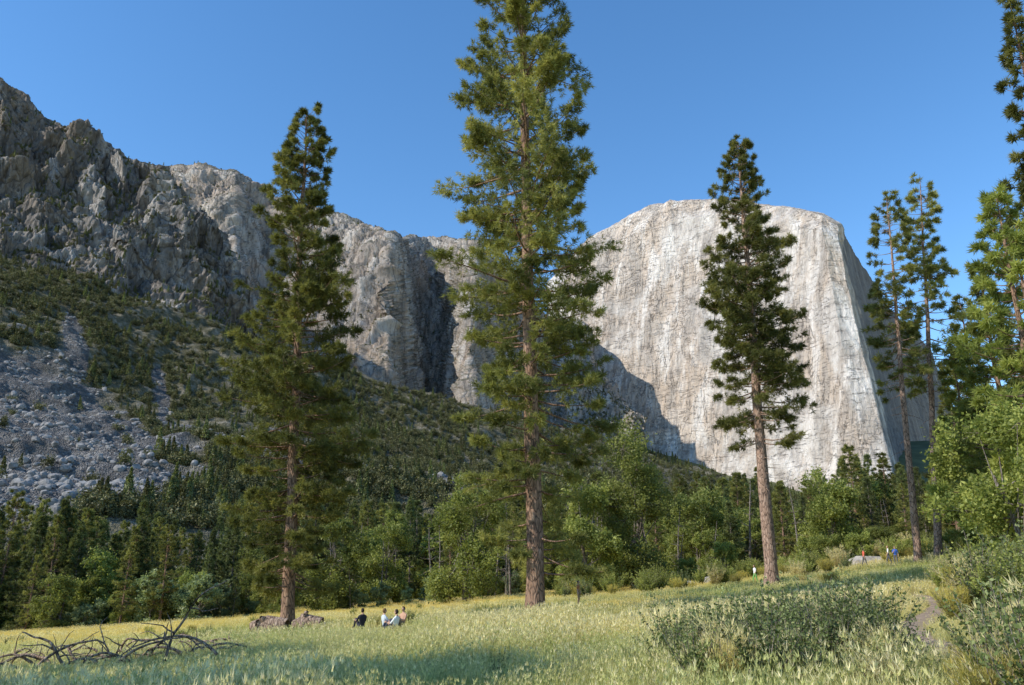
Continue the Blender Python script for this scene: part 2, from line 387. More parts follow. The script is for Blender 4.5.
# ------------------------------------------------------------------ tree generators
def spline(p0,d0,L,n,curv,wob=.04):
    P=[p0];d=d0.copy()
    for i in range(n-1):
        d=unit(d+np.array([0,0,curv/n])+rng.normal(size=3)*wob)
        P.append(P[-1]+d*L/(n-1))
    return np.array(P)
def conifer(name,H,r0,start,R,prof,per_m,mats,tuftL,tuftW,K,tstep,lean=(0,0),link=True,droop=(-.35,.7),gap=.12,twig=.22,loc=None,k=10,curv=.5,dead=True,inner=.22,ragged=.5,holes=None):
    g=Geo()
    nz=26;zz=np.linspace(0,H,nz);wx=np.cumsum(rng.normal(0,.03,nz))*H/40;wy=np.cumsum(rng.normal(0,.03,nz))*H/40
    TP=np.stack([lean[0]*zz+wx-wx[0],lean[1]*zz+wy-wy[0],zz-.15],-1)
    tr=r0*(1-zz/H)**.8+.02; tr[0]*=1.25
    tube(g,TP,tr,0,k,rough=.06)
    nb=int(H*(1-start)*per_m)
    tt=np.sort(rng.uniform(0,1,nb)**.9)
    C=[];D=[];TI=[]
    for i,t in enumerate(tt):
        h=(start+(1-start)*t*.985)*H
        if rng.random()<gap: continue
        az=i*2.399+rng.uniform(-.6,.6)
        nzv=vnoise(np.array([[math.cos(az)*1.5+7,math.sin(az)*1.5,h*.33+H]]),9)[0]
        if holes is not None and nzv<holes: continue
        az_f=1+ragged*nzv
        L=R*prof(t)*rng.uniform(.65,1.15)*az_f+.25
        el=droop[0]+(droop[1]-droop[0])*t**1.3+rng.uniform(-.2,.2)
        d=np.array([math.cos(az)*math.cos(el),math.sin(az)*math.cos(el),math.sin(el)])
        base=np.array([np.interp(h,zz,TP[:,0]),np.interp(h,zz,TP[:,1]),h])
        n=7;B=spline(base,d,L,n,curv,.06)
        br=np.interp(h,zz,tr)
        tube(g,B,np.linspace(min(.3*br+.012,.02+.014*L),.007,n),0,4)
        bt=rng.uniform(0,.75)
        nt_=max(3,int(L/tstep))
        nc=max(1,int(L/.9));cc=rng.uniform(inner,1,nc);cc[0]=.93
        sfr=np.clip(cc[rng.integers(0,nc,nt_)]+rng.normal(size=nt_)*.09,inner*.7,1)
        pos=np.stack([np.interp(sfr*(n-1),np.arange(n),B[:,c]) for c in range(3)],-1)
        side=unit(np.cross(d,[0,0,1.]))
        sg=rng.choice([-1,1],nt_)
        tl=twig*L*(1.25-sfr)*rng.uniform(.5,1.4,nt_)+.12
        td=unit(d*.7+side*sg[:,None]*.9+rng.normal(size=(nt_,3))*.4+np.array([0,0,.3]))
        e=pos+td*tl[:,None]
        for w in (1.0,.55):
            C.append(pos+(e-pos)*w);D.append(td);TI.append(bt+rng.uniform(-.15,.25,nt_))
        C.append(B[-1:]);D.append(unit(B[-1:]-B[-2:-1]));TI.append(np.array([bt+.15]))
    C=np.concatenate(C);D=np.concatenate(D);TI=np.concatenate(TI)
    blades(g,C,D,K,tuftL,tuftW,1,1.2,TI)
    if dead:
        for i in range(int(start*H*1.1)+8):
            h=rng.uniform(.08,start+.15)*H;az=rng.uniform(0,6.28)
            base=np.array([np.interp(h,zz,TP[:,0]),np.interp(h,zz,TP[:,1]),h])
            B=spline(base,np.array([math.cos(az),math.sin(az),-.15]),rng.uniform(.4,2.0),5,-.2,.12)
            tube(g,B,np.linspace(.035,.008,5),0,4)
    ob=g.build(name,mats,link)
    if loc is not None: ob.location=loc
    return ob
def broadleaf(name,H,R,mats,nleaf,ls,link=True,loc=None,lobes=16,base=.25,k=8,r0=None):
    g=Geo();r0=r0 or H*.018
    TP=spline(np.array([0,0,-.15]),np.array([0,0,1.]),H*.62,8,.2,.05)
    tube(g,TP,r0*np.linspace(1.15,.35,8),0,k,rough=.05)
    for i in range(lobes):
        f=rng.uniform(base,1);az=i*2.4+rng.uniform(-.5,.5)
        rr=R*math.sqrt(max(.05,1-((f-.5)/.62)**2))*rng.uniform(.35,.8)
        c=np.array([math.cos(az)*rr,math.sin(az)*rr,H*(base+(1-base)*.92*(f-base)/(1-base))])
        lr=R*rng.uniform(.28,.45)
        b=TP[min(7,int(2+5*rng.random()))]
        mid=(b+c)/2+rng.normal(size=3)*.05*R-np.array([0,0,.05*H])
        s=np.linspace(0,1,7)[:,None];B=(1-s)**2*b+2*s*(1-s)*mid+s*s*c
        tube(g,B,np.linspace(r0*.35,.02,7),0,5)
        m=int(nleaf/lobes)
        ns=11;sc_=c+unit(rng.normal(size=(ns,3)))*lr*rng.uniform(.5,1.15,(ns,1))*np.array([1,1,.75])
        for q_ in sc_:
            tube(g,np.stack([c,(c+q_)/2+rng.normal(size=3)*.05,q_]),np.array([.03,.02,.01])*H/15,0,3)
        w=rng.integers(0,ns,m)
        P=sc_[w]+rng.normal(size=(m,3))*lr*.22
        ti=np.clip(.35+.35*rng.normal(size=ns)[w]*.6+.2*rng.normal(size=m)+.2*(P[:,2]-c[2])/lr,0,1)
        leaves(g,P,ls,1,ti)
    ob=g.build(name,mats,link)
    if loc is not None: ob.location=loc
    return ob
def at(u,d):
    x,y=bearing(u,d);return (x,y,float(ground(x,y)))
PM=[M_bark,M_pine];PP=[M_barkp,M_pine]
conifer('ponderosa_pine',51,.47,.045,3.7,lambda t:(.75+.25*min(1,t*3))*(1 if t<.5 else max(.1,1-((t-.5)/.52)**1.4)),9.6,PM,.30,.046,15,.11,lean=(-.018,0),loc=at(535,43),droop=(-.35,.45),twig=.24,gap=.04,inner=.25,ragged=.9,holes=-.24)
conifer('ponderosa_pine',37,.41,.06,4.5,lambda t:(.6+.4*min(1,t*3.5))*max(.05,(1-t))**.55,11.5,PM,.31,.054,14,.112,lean=(-.035,0),loc=at(291,55),droop=(-.4,.5),twig=.22,gap=.04,inner=.2,ragged=.8,holes=-.32)
conifer('ponderosa_pine',39.2,.52,.29,4.2,lambda t:min(1,.6+t*1.6)*max(.04,(1-t))**.5,12,PP,.36,.064,13,.15,lean=(.012,0),loc=at(771,69),droop=(-.4,.5),gap=.03,inner=.2,ragged=.75,holes=-.38,twig=.24)
conifer('slender_pine',34,.31,.42,2.3,lambda t:max(.12,1-t)**.4*min(1,.5+t*2),9,PP,.4,.07,11,.2,lean=(.05,0),loc=at(920,78),droop=(-.5,.2),gap=.12,ragged=.7,holes=-.25)
conifer('slender_pine',37,.33,.40,2.6,lambda t:max(.1,1-t)**.5*min(1,.5+t*2),9,PP,.4,.07,11,.2,lean=(.10,0),loc=at(941,82),droop=(-.5,.2),gap=.12,ragged=.7,holes=-.25)
print('heroes',time.time()-T0)
OM=[M_barkg,M_oak];CM=[M_bark,M_oak]
cprof=lambda t:max(.05,1-t)**.75
for (u,d,H,R,c_) in ((1066,58,24,4.4,CM),(1030,66,21,3.8,CM),(988,84,18,3.4,CM),(1130,62,40,3.6,PM),(1005,95,26,3.4,PM),(966,104,15,3.2,CM),(1075,80,30,4,CM),(978,110,22,3.2,PM)):
    conifer('incense_cedar',H,.3,.06,R,cprof,9,c_,.45,.09,11,.22,loc=at(u,d),gap=.06,droop=(-.3,.6),ragged=.6,holes=-.4)
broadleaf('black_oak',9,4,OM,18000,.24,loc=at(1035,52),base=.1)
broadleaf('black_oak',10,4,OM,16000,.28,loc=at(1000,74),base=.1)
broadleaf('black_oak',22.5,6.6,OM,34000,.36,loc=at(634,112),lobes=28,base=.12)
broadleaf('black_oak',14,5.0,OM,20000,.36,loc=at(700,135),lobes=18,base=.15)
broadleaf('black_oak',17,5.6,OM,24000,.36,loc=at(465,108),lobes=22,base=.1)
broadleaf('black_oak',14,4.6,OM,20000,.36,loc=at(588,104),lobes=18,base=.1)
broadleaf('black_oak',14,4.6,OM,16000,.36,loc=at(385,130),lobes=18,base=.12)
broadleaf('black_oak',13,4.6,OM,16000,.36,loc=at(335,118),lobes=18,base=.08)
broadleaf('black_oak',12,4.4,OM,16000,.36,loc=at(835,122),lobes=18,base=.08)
# trees standing to the left of the viewpoint; their shadows cross the near meadow
for (x,y,h) in ((-21,8.6,19),(-27,8.2,22),(-18.5,7.6,13),(-33,14.5,23)):
    broadleaf('black_oak',h,h*.22,OM,12000,.4,loc=(x,y,float(ground(x,y))),base=.3)
# ------------------------------------------------------------------ instancing
def scatter(name,P,rotz,scl,protos,idx,tilt=0):
    me=bpy.data.meshes.new(name);P=np.asarray(P,np.float32);n_=len(P)
    me.vertices.add(n_);me.vertices.foreach_set('co',P.ravel())
    r=np.zeros((n_,3),np.float32);r[:,2]=rotz;r[:,:2]=rng.normal(size=(n_,2))*tilt
    scl=np.asarray(scl,np.float32)
    if scl.ndim==1: scl=np.repeat(scl[:,None],3,1)
    me.attributes.new('rot','FLOAT_VECTOR','POINT').data.foreach_set('vector',r.ravel())
    me.attributes.new('scl','FLOAT_VECTOR','POINT').data.foreach_set('vector',scl.astype(np.float32).ravel())
    me.attributes.new('idx','INT','POINT')
    ob=bpy.data.objects.new(name,me);COL.objects.link(ob)
    cl=bpy.data.collections.new(name+'_kinds')
    for p in protos: cl.objects.link(p)
    order=sorted(range(len(protos)),key=lambda i:protos[i].name)
    inv=np.zeros(len(protos),np.int32)
    for k_,i in enumerate(order): inv[i]=k_
    me.attributes['idx'].data.foreach_set('value',inv[np.asarray(idx,int)])
    ng=bpy.data.node_groups.new(name+'_scatter','GeometryNodeTree')
    ng.interface.new_socket('Geometry',in_out='INPUT',socket_type='NodeSocketGeometry')
    ng.interface.new_socket('Geometry',in_out='OUTPUT',socket_type='NodeSocketGeometry')
    A=ng.nodes.new;L=ng.links.new
    gi=A('NodeGroupInput');go=A('NodeGroupOutput');ip=A('GeometryNodeInstanceOnPoints');ci=A('GeometryNodeCollectionInfo')
    ci.inputs['Collection'].default_value=cl;ci.inputs['Separate Children'].default_value=True;ci.inputs['Reset Children'].default_value=True
    ip.inputs['Pick Instance'].default_value=True
    def na(nm,ty):
        x=A('GeometryNodeInputNamedAttribute');x.data_type=ty;x.inputs['Name'].default_value=nm
        return [o for o in x.outputs if o.enabled and o.name=='Attribute'][0]
    e=A('FunctionNodeEulerToRotation')
    L(gi.outputs[0],ip.inputs['Points']);L(ci.outputs[0],ip.inputs['Instance']);L(na('idx','INT'),ip.inputs['Instance Index'])
    L(na('rot','FLOAT_VECTOR'),e.inputs[0]);L(e.outputs[0],ip.inputs['Rotation']);L(na('scl','FLOAT_VECTOR'),ip.inputs['Scale'])
    L(ip.outputs[0],go.inputs[0])
    md=ob.modifiers.new('scatter','NODES');md.node_group=ng
    return ob
FM=[M_barkg,M_fir]
fir=[conifer('fir_kind_%d'%i,20,.26,.04,3.1-.4*i,lambda t:max(.04,1-t)**.75,7,FM,.6,.16,8,.32,link=False,dead=False,k=6) for i in range(3)]
pin=[conifer('pine_kind_%d'%i,20,.26,.10,3.2,lambda t:max(.06,1-t)**.5*min(1,.5+2*t),7,PM,.5,.14,8,.33,link=False,dead=False,k=6,ragged=.7) for i in range(2)]
oak=[broadleaf('oak_kind_%d'%i,12,4.4,OM,10000,.40,link=False,lobes=16,base=.08) for i in range(2)]
wil=[broadleaf('willow_kind_0',5,2.0,[M_barkg,M_willow],6000,.28,link=False,lobes=16,base=.05)]
g=Geo();TP=spline(np.array([0,0,-.1]),np.array([0,0,1.]),14,9,.1,.03);tube(g,TP,np.linspace(.22,.04,9),0,6)
for i in range(34):
    h=rng.uniform(.3,.97);b=TP[int(h*8)];az=rng.uniform(0,6.28)
    tube(g,spline(b,np.array([math.cos(az),math.sin(az),rng.uniform(-.1,.6)]),rng.uniform(.8,3.2)*(1.2-h),6,.2,.15),np.linspace(.05,.012,6),0,4)
snag=[g.build('snag_kind_0',[M_barkg],False)]
kinds=fir+pin+oak+wil+snag
pts=[];sc_=[];ix=[]
def addt(u,d,k,s):
    x,y=bearing(u,d);pts.append((x,y,float(ground(x,y))-.1));sc_.append(s);ix.append(k)
for i in range(430):
    u=rng.uniform(-260,770);dmin=np.interp(u,[-260,0,450,770],[118,128,150,150])
    d=dmin+rng.uniform(0,1)**1.5*(150 if u>200 else 95)
    k=rng.choice([0,1,2,3,4,5,6],p=[.16,.14,.14,.18,.16,.12,.10])
    if u>420: k=rng.choice([0,3,4,5,6],p=[.08,.18,.14,.30,.30])
    s=rng.uniform(.6,1.15)+(d-130)/420
    addt(u,d,k,s*(.9 if u>200 else .82))
for i in range(60):
    u=rng.uniform(-120,860);d=rng.uniform(114,140)+max(0,u-400)*.03
    addt(u,d,rng.choice([5,6,0,3,4],p=[.3,.3,.15,.13,.12]),rng.uniform(.3,.62))
for i in range(190):
    u=rng.uniform(680,1300);d=rng.uniform(150,330)
    k=rng.choice([0,1,3,4,5,6],p=[.10,.10,.2,.2,.22,.18]);addt(u,d,k,rng.uniform(.55,1.05)+(d-150)/600)
for i in range(26): addt(rng.uniform(152,225)if i<9 else rng.uniform(-60,700),rng.uniform(114,126),7,rng.uniform(.7,1.4) if i<9 else rng.uniform(.4,.8))
for i in range(38): addt(rng.uniform(330,900),rng.uniform(112,150),8,rng.uniform(.5,1.05))
for i in range(22): addt(rng.uniform(780,990),rng.uniform(118,150),rng.choice([3,4,0]),rng.uniform(.35,.6))
for i in range(26): addt(rng.uniform(600,980),rng.uniform(100,150),7 if rng.random()<.3 else 5,rng.uniform(.12,.4))
n_=len(pts);s3=np.array(sc_)[:,None]*np.stack([rng.uniform(.8,1.25,n_)]*2+[np.ones(n_)],-1)
scatter('forest',pts,rng.uniform(0,6.28,n_),s3,kinds,ix,.02)
def small_kind(name,H,R,mat,n_l,ls,cone=False):
    g=Geo();tube(g,np.array([[0,0,-.5],[0,0,H*.6]]),np.array([.25,.1]),0,4)
    if cone:
        t=rng.uniform(0,1,n_l)**.8;r=R*(1-t)*np.sqrt(rng.uniform(.2,1,n_l));a=rng.uniform(0,6.28,n_l)
        P=np.stack([np.cos(a)*r,np.sin(a)*r,H*(.1+.9*t)],-1)
    else:
        c=rng.normal(size=(7,3))*np.array([R*.45,R*.45,H*.16])+np.array([0,0,H*.55]);w=rng.integers(0,7,n_l)
        P=c[w]+rng.normal(size=(n_l,3))*R*.27
    leaves(g,P,ls,1);return g.build(name,[M_barkg,mat],False)
def hkset(pre):
    return [small_kind(pre+'_oak_kind_a',5,3.6,M_hill,420,.95),small_kind(pre+'_oak_kind_b',4,4.2,M_hill,420,.95),small_kind(pre+'_fir_kind_c',13,2.6,M_fir,420,1.1,True),
    small_kind(pre+'_fir_kind_d',10,2.4,M_hill,380,1.1,True)]
def on_sheet(P,m,nr,N_,fn,trange=(0,1)):
    nv,nu=P.shape[:2]
    j=rng.integers(0,nu,N_);i=(rng.uniform(*trange,N_)*(nv-1)).astype(int)
    p=P[i,j];keep=fn(p,i/(nv-1),j/(nu-1),m[i,j] if m is not None else None,np.abs(nr[i,j,2]))
    return p[keep]
p1=on_sheet(tlP,tlM,tlN,38000,lambda p,t,s,m,z:(m<.42)&(fbm(p/38,3,seed=88)+.28*rng.normal(size=len(p))>-.08)&(p[:,2]>12),(.12,.93))
p1b=on_sheet(tlP,tlM,tlN,3000,lambda p,t,s,m,z:(m>=.42)&(rng.random(len(p))<.06),(.2,.9))
p1=np.concatenate([p1,p1b])
i1=rng.choice([0,1,2,3],len(p1),p=[.44,.38,.05,.13]);sc1=rng.uniform(.5,1.3,len(p1))
scatter('hillside_scrub',p1-[0,0,.4],rng.uniform(0,6.28,len(p1)),sc1,hkset('scrub'),i1,.05)
def slopes(P):
    du=np.gradient(P,axis=1);dv=np.gradient(P,axis=0);return unit(np.cross(du,dv))
crN=slopes(crP);rgN=slopes(rgP)
p2=on_sheet(crP,None,crN,26000,lambda p,t,s,m,z:(z>.45)&(fbm(p/60,3,seed=90)>-.15)&(rng.random(len(p))<np.where(t>.9,.35,.6)),(.02,.96))
p3=on_sheet(rgP,None,rgN,12000,lambda p,t,s,m,z:((z>.6)&(rng.random(len(p))<.5))|((s>.84)&(rng.random(len(p))<.8)),(.02,.97))
p2=np.concatenate([p2,p3]);i2=rng.choice([0,2,3],len(p2),p=[.45,.2,.35])
scatter('ledge_trees',p2-[0,0,.5],rng.uniform(0,6.28,len(p2)),rng.uniform(.4,1.0,len(p2)),hkset('ledge'),i2,.05)
p4=on_sheet(apP,None,apN,8000,lambda p,t,s,m,z:fbm(p/120,3,seed=95)>-.35,(.04,.93))
scatter('slope_forest',p4,rng.uniform(0,6.28,len(p4)),rng.uniform(1.0,2.3,len(p4)),hkset('slope'),rng.choice([0,2,3],len(p4),p=[.3,.4,.3]),.02)
def rockmesh(name,seed,mat,link=False,sub=3):
    bm=bmesh.new();bmesh.ops.create_icosphere(bm,subdivisions=sub,radius=1)
    V=np.array([v.co[:] for v in bm.verts]);Fc=np.array([[v.index for v in f.verts] for f in bm.faces]);bm.free()
    q=np.round(V*1.6+fbm(V*1.2,3,seed=seed)[:,None]*.8)/1.6
    V=V*(1+.35*fbm(V*1.1+seed*3,4,.6,seed))[:,None]*.6+q*.35
    V*=np.array([1,.8,.65]);return mk(name,V,[Fc],[mat],link=link,smooth=False)
M_scree=simple('scree_rock',(.24,.23,.218),.95,.45,.3,.3)
rk=[rockmesh('rock_kind_%d'%i,i+1,M_scree,sub=2) for i in range(3)]
p5=on_sheet(tlP,tlM,tlN,22000,lambda p,t,s,m,z:(m>.45)&(rng.random(len(p))<.75),(.12,.9))
scatter('scree_boulders',p5,rng.uniform(0,6.28,len(p5)),rng.uniform(.4,1,len(p5))**5*2.8+.5,rk,rng.integers(0,3,len(p5)),.4)
for (u,d,s) in ((712,108,2.2),(735,112,1.4),(870,100,2.0),(890,104,1.5),(832,106,1.6),(905,98,1.3),(690,104,1.1),(612,96,1.2),(810,96,1.0),(850,112,2.0),(660,108,1.3),(392,43,.5),(262,48,.8),(322,49,.9)):
    r_=rockmesh('boulder',int(u)%50,M_rock,True);r_.location=at(u,d);r_.scale=(s,s*.8,s*.75);r_.rotation_euler=(0,0,u)
# ------------------------------------------------------------------ people positions (bearing, distance)
PEOPLE=[(397,41),(387,42),(404,43),(364,44),(755,88),(768,84),(578,66),(898,90),(891,92),(866,94)]
PXY=np.array([bearing(u,d) for u,d in PEOPLE])
def clear(x,y,rad=1.2,front=9):
    """keep trampled spots around the people free of tall growth"""
    k=np.ones(len(x),bool)
    for px,py in PXY:
        d=math.hypot(px,py);ux,uy=px/d,py/d
        rx,ry=x-px,y-py;al=rx*ux+ry*uy;ac=np.abs(-rx*uy+ry*ux)
        k&=~((ac<rad)&(al<1)&(al>-front))
    return k
# ------------------------------------------------------------------ meadow grass
def clump(name,nb,h,w,r,mat,bend=.35,head=False):
    g=Geo();b=np.stack([rng.normal(0,r,nb),rng.normal(0,r,nb),np.zeros(nb)],-1)
    az=rng.uniform(0,6.28,nb);hh=h*rng.uniform(.5,1.15,nb);bd=bend*rng.uniform(.2,1.3,nb)*hh
    d=np.stack([np.cos(az),np.sin(az),0*az],-1);sd=np.stack([-np.sin(az),np.cos(az),0*az],-1)*w*.5
    m=b+d*bd[:,None]*.3+np.array([0,0,1.])*hh[:,None]*.55;t_=b+d*bd[:,None]+np.array([0,0,1.])*hh[:,None]
    V=np.stack([b-sd,b+sd,m+sd*.8,m-sd*.8],1).reshape(-1,3);ti=rng.uniform(0,1,nb)
    g.add(V,np.arange(nb*4).reshape(-1,4),0,np.repeat(ti,4))
    V=np.stack([m-sd*.8,m+sd*.8,t_],1).reshape(-1,3);g.add(V,np.arange(nb*3).reshape(-1,3),0,np.repeat(ti,3))
    if head:
        C=t_[:nb//2];blades(g,C,np.tile([0,0,1.],(len(C),1)),4,.09,.02,0,.6,np.full(len(C),.95))
    return g.build(name,[mat],False)
gk=[clump('grass_kind_a',16,.42,.014,.12,M_grass),clump('grass_kind_b',16,.3,.016,.14,M_grass,.6),clump('grass_kind_c',12,.5,.012,.1,M_dry,.4,True),clump('grass_kind_d',14,.5,.014,.1,M_grass,.3,True)]
def wedge(N_,d0,d1,p=1):
    th=rng.uniform(-.72,.72,N_);d=np.sqrt(rng.uniform(d0**2,d1**2,N_));x=np.sin(th)*d;y=np.cos(th)*d
    return x,y
def offpath(x,y): return np.abs(x-pathx(y))>pathw(y)*rng.uniform(.6,1.25,len(x))
x,y=wedge(48000,9,42)
k_=(offpath(x,y)|(y>44))&clear(x,y,.8,4);x=x[k_];y=y[k_]
pp=np.stack([x/6,y/6,0*x],-1);f=fbm(pp,3,seed=70)
low=np.where((np.abs(x-pathx(y))<2.0)&(y<40),.5,1.0)
idx=np.where(rng.random(len(x))<.12+.4*(f>.15),2,rng.choice([0,1,3],len(x)))
scatter('meadow_grass',np.stack([x,y,ground(x,y)-.01],-1),rng.uniform(0,6.28,len(x)),rng.uniform(.55,1.15,len(x))*(1+.7*f)*low,gk,idx,.08)
gf=[clump('far_grass_a',18,.34,.03,.28,M_grass,.4),clump('far_grass_b',18,.38,.03,.28,M_grass,.3,True),clump('far_grass_c',16,.40,.028,.25,M_dry,.4,True)]
x,y=wedge(46000,38,165);k_=clear(x,y,.8,7);x=x[k_];y=y[k_];f=fbm(np.stack([x/22,y/14,0*x],-1),3,seed=71)
idx=np.where(rng.random(len(x))<.15+.4*(f>.12),2,rng.choice([0,1],len(x)))
scatter('meadow_grass_far',np.stack([x,y,ground(x,y)-.02],-1),rng.uniform(0,6.28,len(x)),rng.uniform(.6,1.2,len(x))*(1+.5*f),gf,idx,.08)
# brush
def bush(name,H,R,mat,nst,nl,ls,link=False,bladey=False,strag=.2):
    g=Geo()
    for i in range(nst):
        az=rng.uniform(0,6.28);o=rng.uniform(.1,1)
        d=unit(np.array([math.cos(az)*o*R/H,math.sin(az)*o*R/H,.9]))
        B=spline(np.array([math.cos(az)*.1*R,math.sin(az)*.1*R,0]),d,H*rng.uniform(.45,1.1+strag),6,.15,.09)
        tube(g,B,np.linspace(.012,.003,6),0,3)
        s=rng.uniform(.15,1,nl);P=np.stack([np.interp(s*5,np.arange(6),B[:,c]) for c in range(3)],-1)+rng.normal(size=(nl,3))*.035
        ti=np.clip(s*.9-.15+rng.normal(size=nl)*.12,0,1)
        if bladey: blades(g,P,np.tile(d,(nl,1)),3,ls,ls*.12,1,.6,ti)
        else: leaves(g,P,ls,1,ti,.6)
    return g.build(name,[M_barkg,mat],link)
bk=[bush('brush_kind_a',.9,.5,M_sage,34,60,.07,strag=.7),bush('brush_kind_b',.7,.7,M_sage,36,60,.065,strag=.7),
    bush('rabbitbrush_kind_a',.8,.6,M_rabbit,70,34,.11,bladey=True),bush('rabbitbrush_kind_b',.95,.5,M_dry,50,22,.14,bladey=True,strag=.4),bush('willow_brush_kind_a',1.2,.9,M_oak,70,70,.08)]
P=[];S=[];I=[]
def ab(u,d,k,s):
    x,y=bearing(u,d)
    if not clear(np.array([x]),np.array([y]),1.6,60 if d<86 else 25)[0]: return
    if abs(x-pathx(y))<.95 and 11<y<44: return
    if 13.5<d<25 and 884<u<950: return
    P.append((x,y,float(ground(x,y))-.03));S.append(s);I.append(k)
for i in range(110): ab(rng.uniform(640,880),rng.uniform(12.5,19),rng.choice([0,1,3,2],p=[.55,.3,.08,.07]),rng.uniform(.4,.95))
for i in range(40): ab(rng.uniform(740,884),rng.uniform(15,20),rng.choice([0,1]),rng.uniform(.7,1.1))
for i in range(24): ab(rng.uniform(860,1000),rng.uniform(11.5,13.2),rng.choice([0,1,3]),rng.uniform(.3,.5))
for i in range(60): ab(rng.uniform(440,700),rng.uniform(12.5,17),rng.choice([0,1,1,3]),rng.uniform(.25,.55))
for i in range(44): ab(rng.uniform(60,520),rng.uniform(12.5,18),rng.choice([0,1,3]),rng.uniform(.22,.42))
for i in range(50): ab(rng.uniform(985,1150),rng.uniform(8.5,13.5),rng.choice([2,3,0,0]),rng.uniform(.65,1.1))
for i in range(170): ab(rng.uniform(895,1120),rng.uniform(26,50),rng.choice([2,2,2,3,4]),rng.uniform(.7,1.25))
for i in range(30): ab(rng.uniform(970,1120),rng.uniform(26,36),rng.choice([4,0,0]),rng.uniform(1.1,1.7))
for i in range(60): ab(rng.uniform(760,900),rng.uniform(26,70),rng.choice([2,3,4,2]),rng.uniform(.4,.8))
for i in range(190): ab(rng.uniform(560,1010),rng.uniform(78,125),rng.choice([4,4,2,0,3]),rng.uniform(.6,1.9))
for i in range(60): ab(rng.uniform(-60,560),rng.uniform(22,110),rng.choice([0,2,4]),rng.uniform(.3,.6))
scatter('brush',P,rng.uniform(0,6.28,len(P)),S,bk,I,.05)
# dead limbs and root wad
g=Geo()
for i in range(34):
    u=-20+260*(i+rng.random())/34;x,y=bearing(u,rng.uniform(27,35));z=float(ground(x,y))
    az=rng.choice([0,math.pi])+rng.normal()*.6
    B=spline(np.array([x,y,z+.3]),unit(np.array([math.cos(az),math.sin(az)*.5,rng.uniform(.4,1.3)])),rng.uniform(1.6,3.4),12,-2.1,.16)
    B[:,2]=np.maximum(B[:,2],ground(B[:,0],B[:,1])+.15)
    tube(g,B,np.linspace(.05,.018,12),0,6)
    for j in range(3):
        b=B[rng.integers(2,10)];tube(g,spline(b,unit(rng.normal(size=3)+[0,0,.6]),rng.uniform(.3,1.1),6,-.6,.25),np.linspace(.026,.008,6),0,4)
g.build('fallen_branches',[M_dead])
def rootwad(u,d,s):
    g=Geo();x,y,z=at(u,d)
    for i in range(30):
        az=rng.uniform(0,6.28);el=rng.uniform(-.1,1.2);dd=np.array([math.cos(az)*math.cos(el),math.sin(az)*math.cos(el),math.sin(el)])
        tube(g,spline(np.array([0,0,.3*s]),dd,s*rng.uniform(.3,.85),7,-.6,.22),np.linspace(.33*s,.09*s,7),0,7,rough=.25)
    tube(g,np.array([[-.7*s,.2,.3*s],[0,0,.45*s],[.9*s,-.2,.35*s]]),np.array([.3,.42,.34])*s,0,9,rough=.2)
    o=g.build('tree_stump',[M_dead]);o.location=(x,y,z)
rootwad(272,47,1.2);rootwad(309,48,1.0)
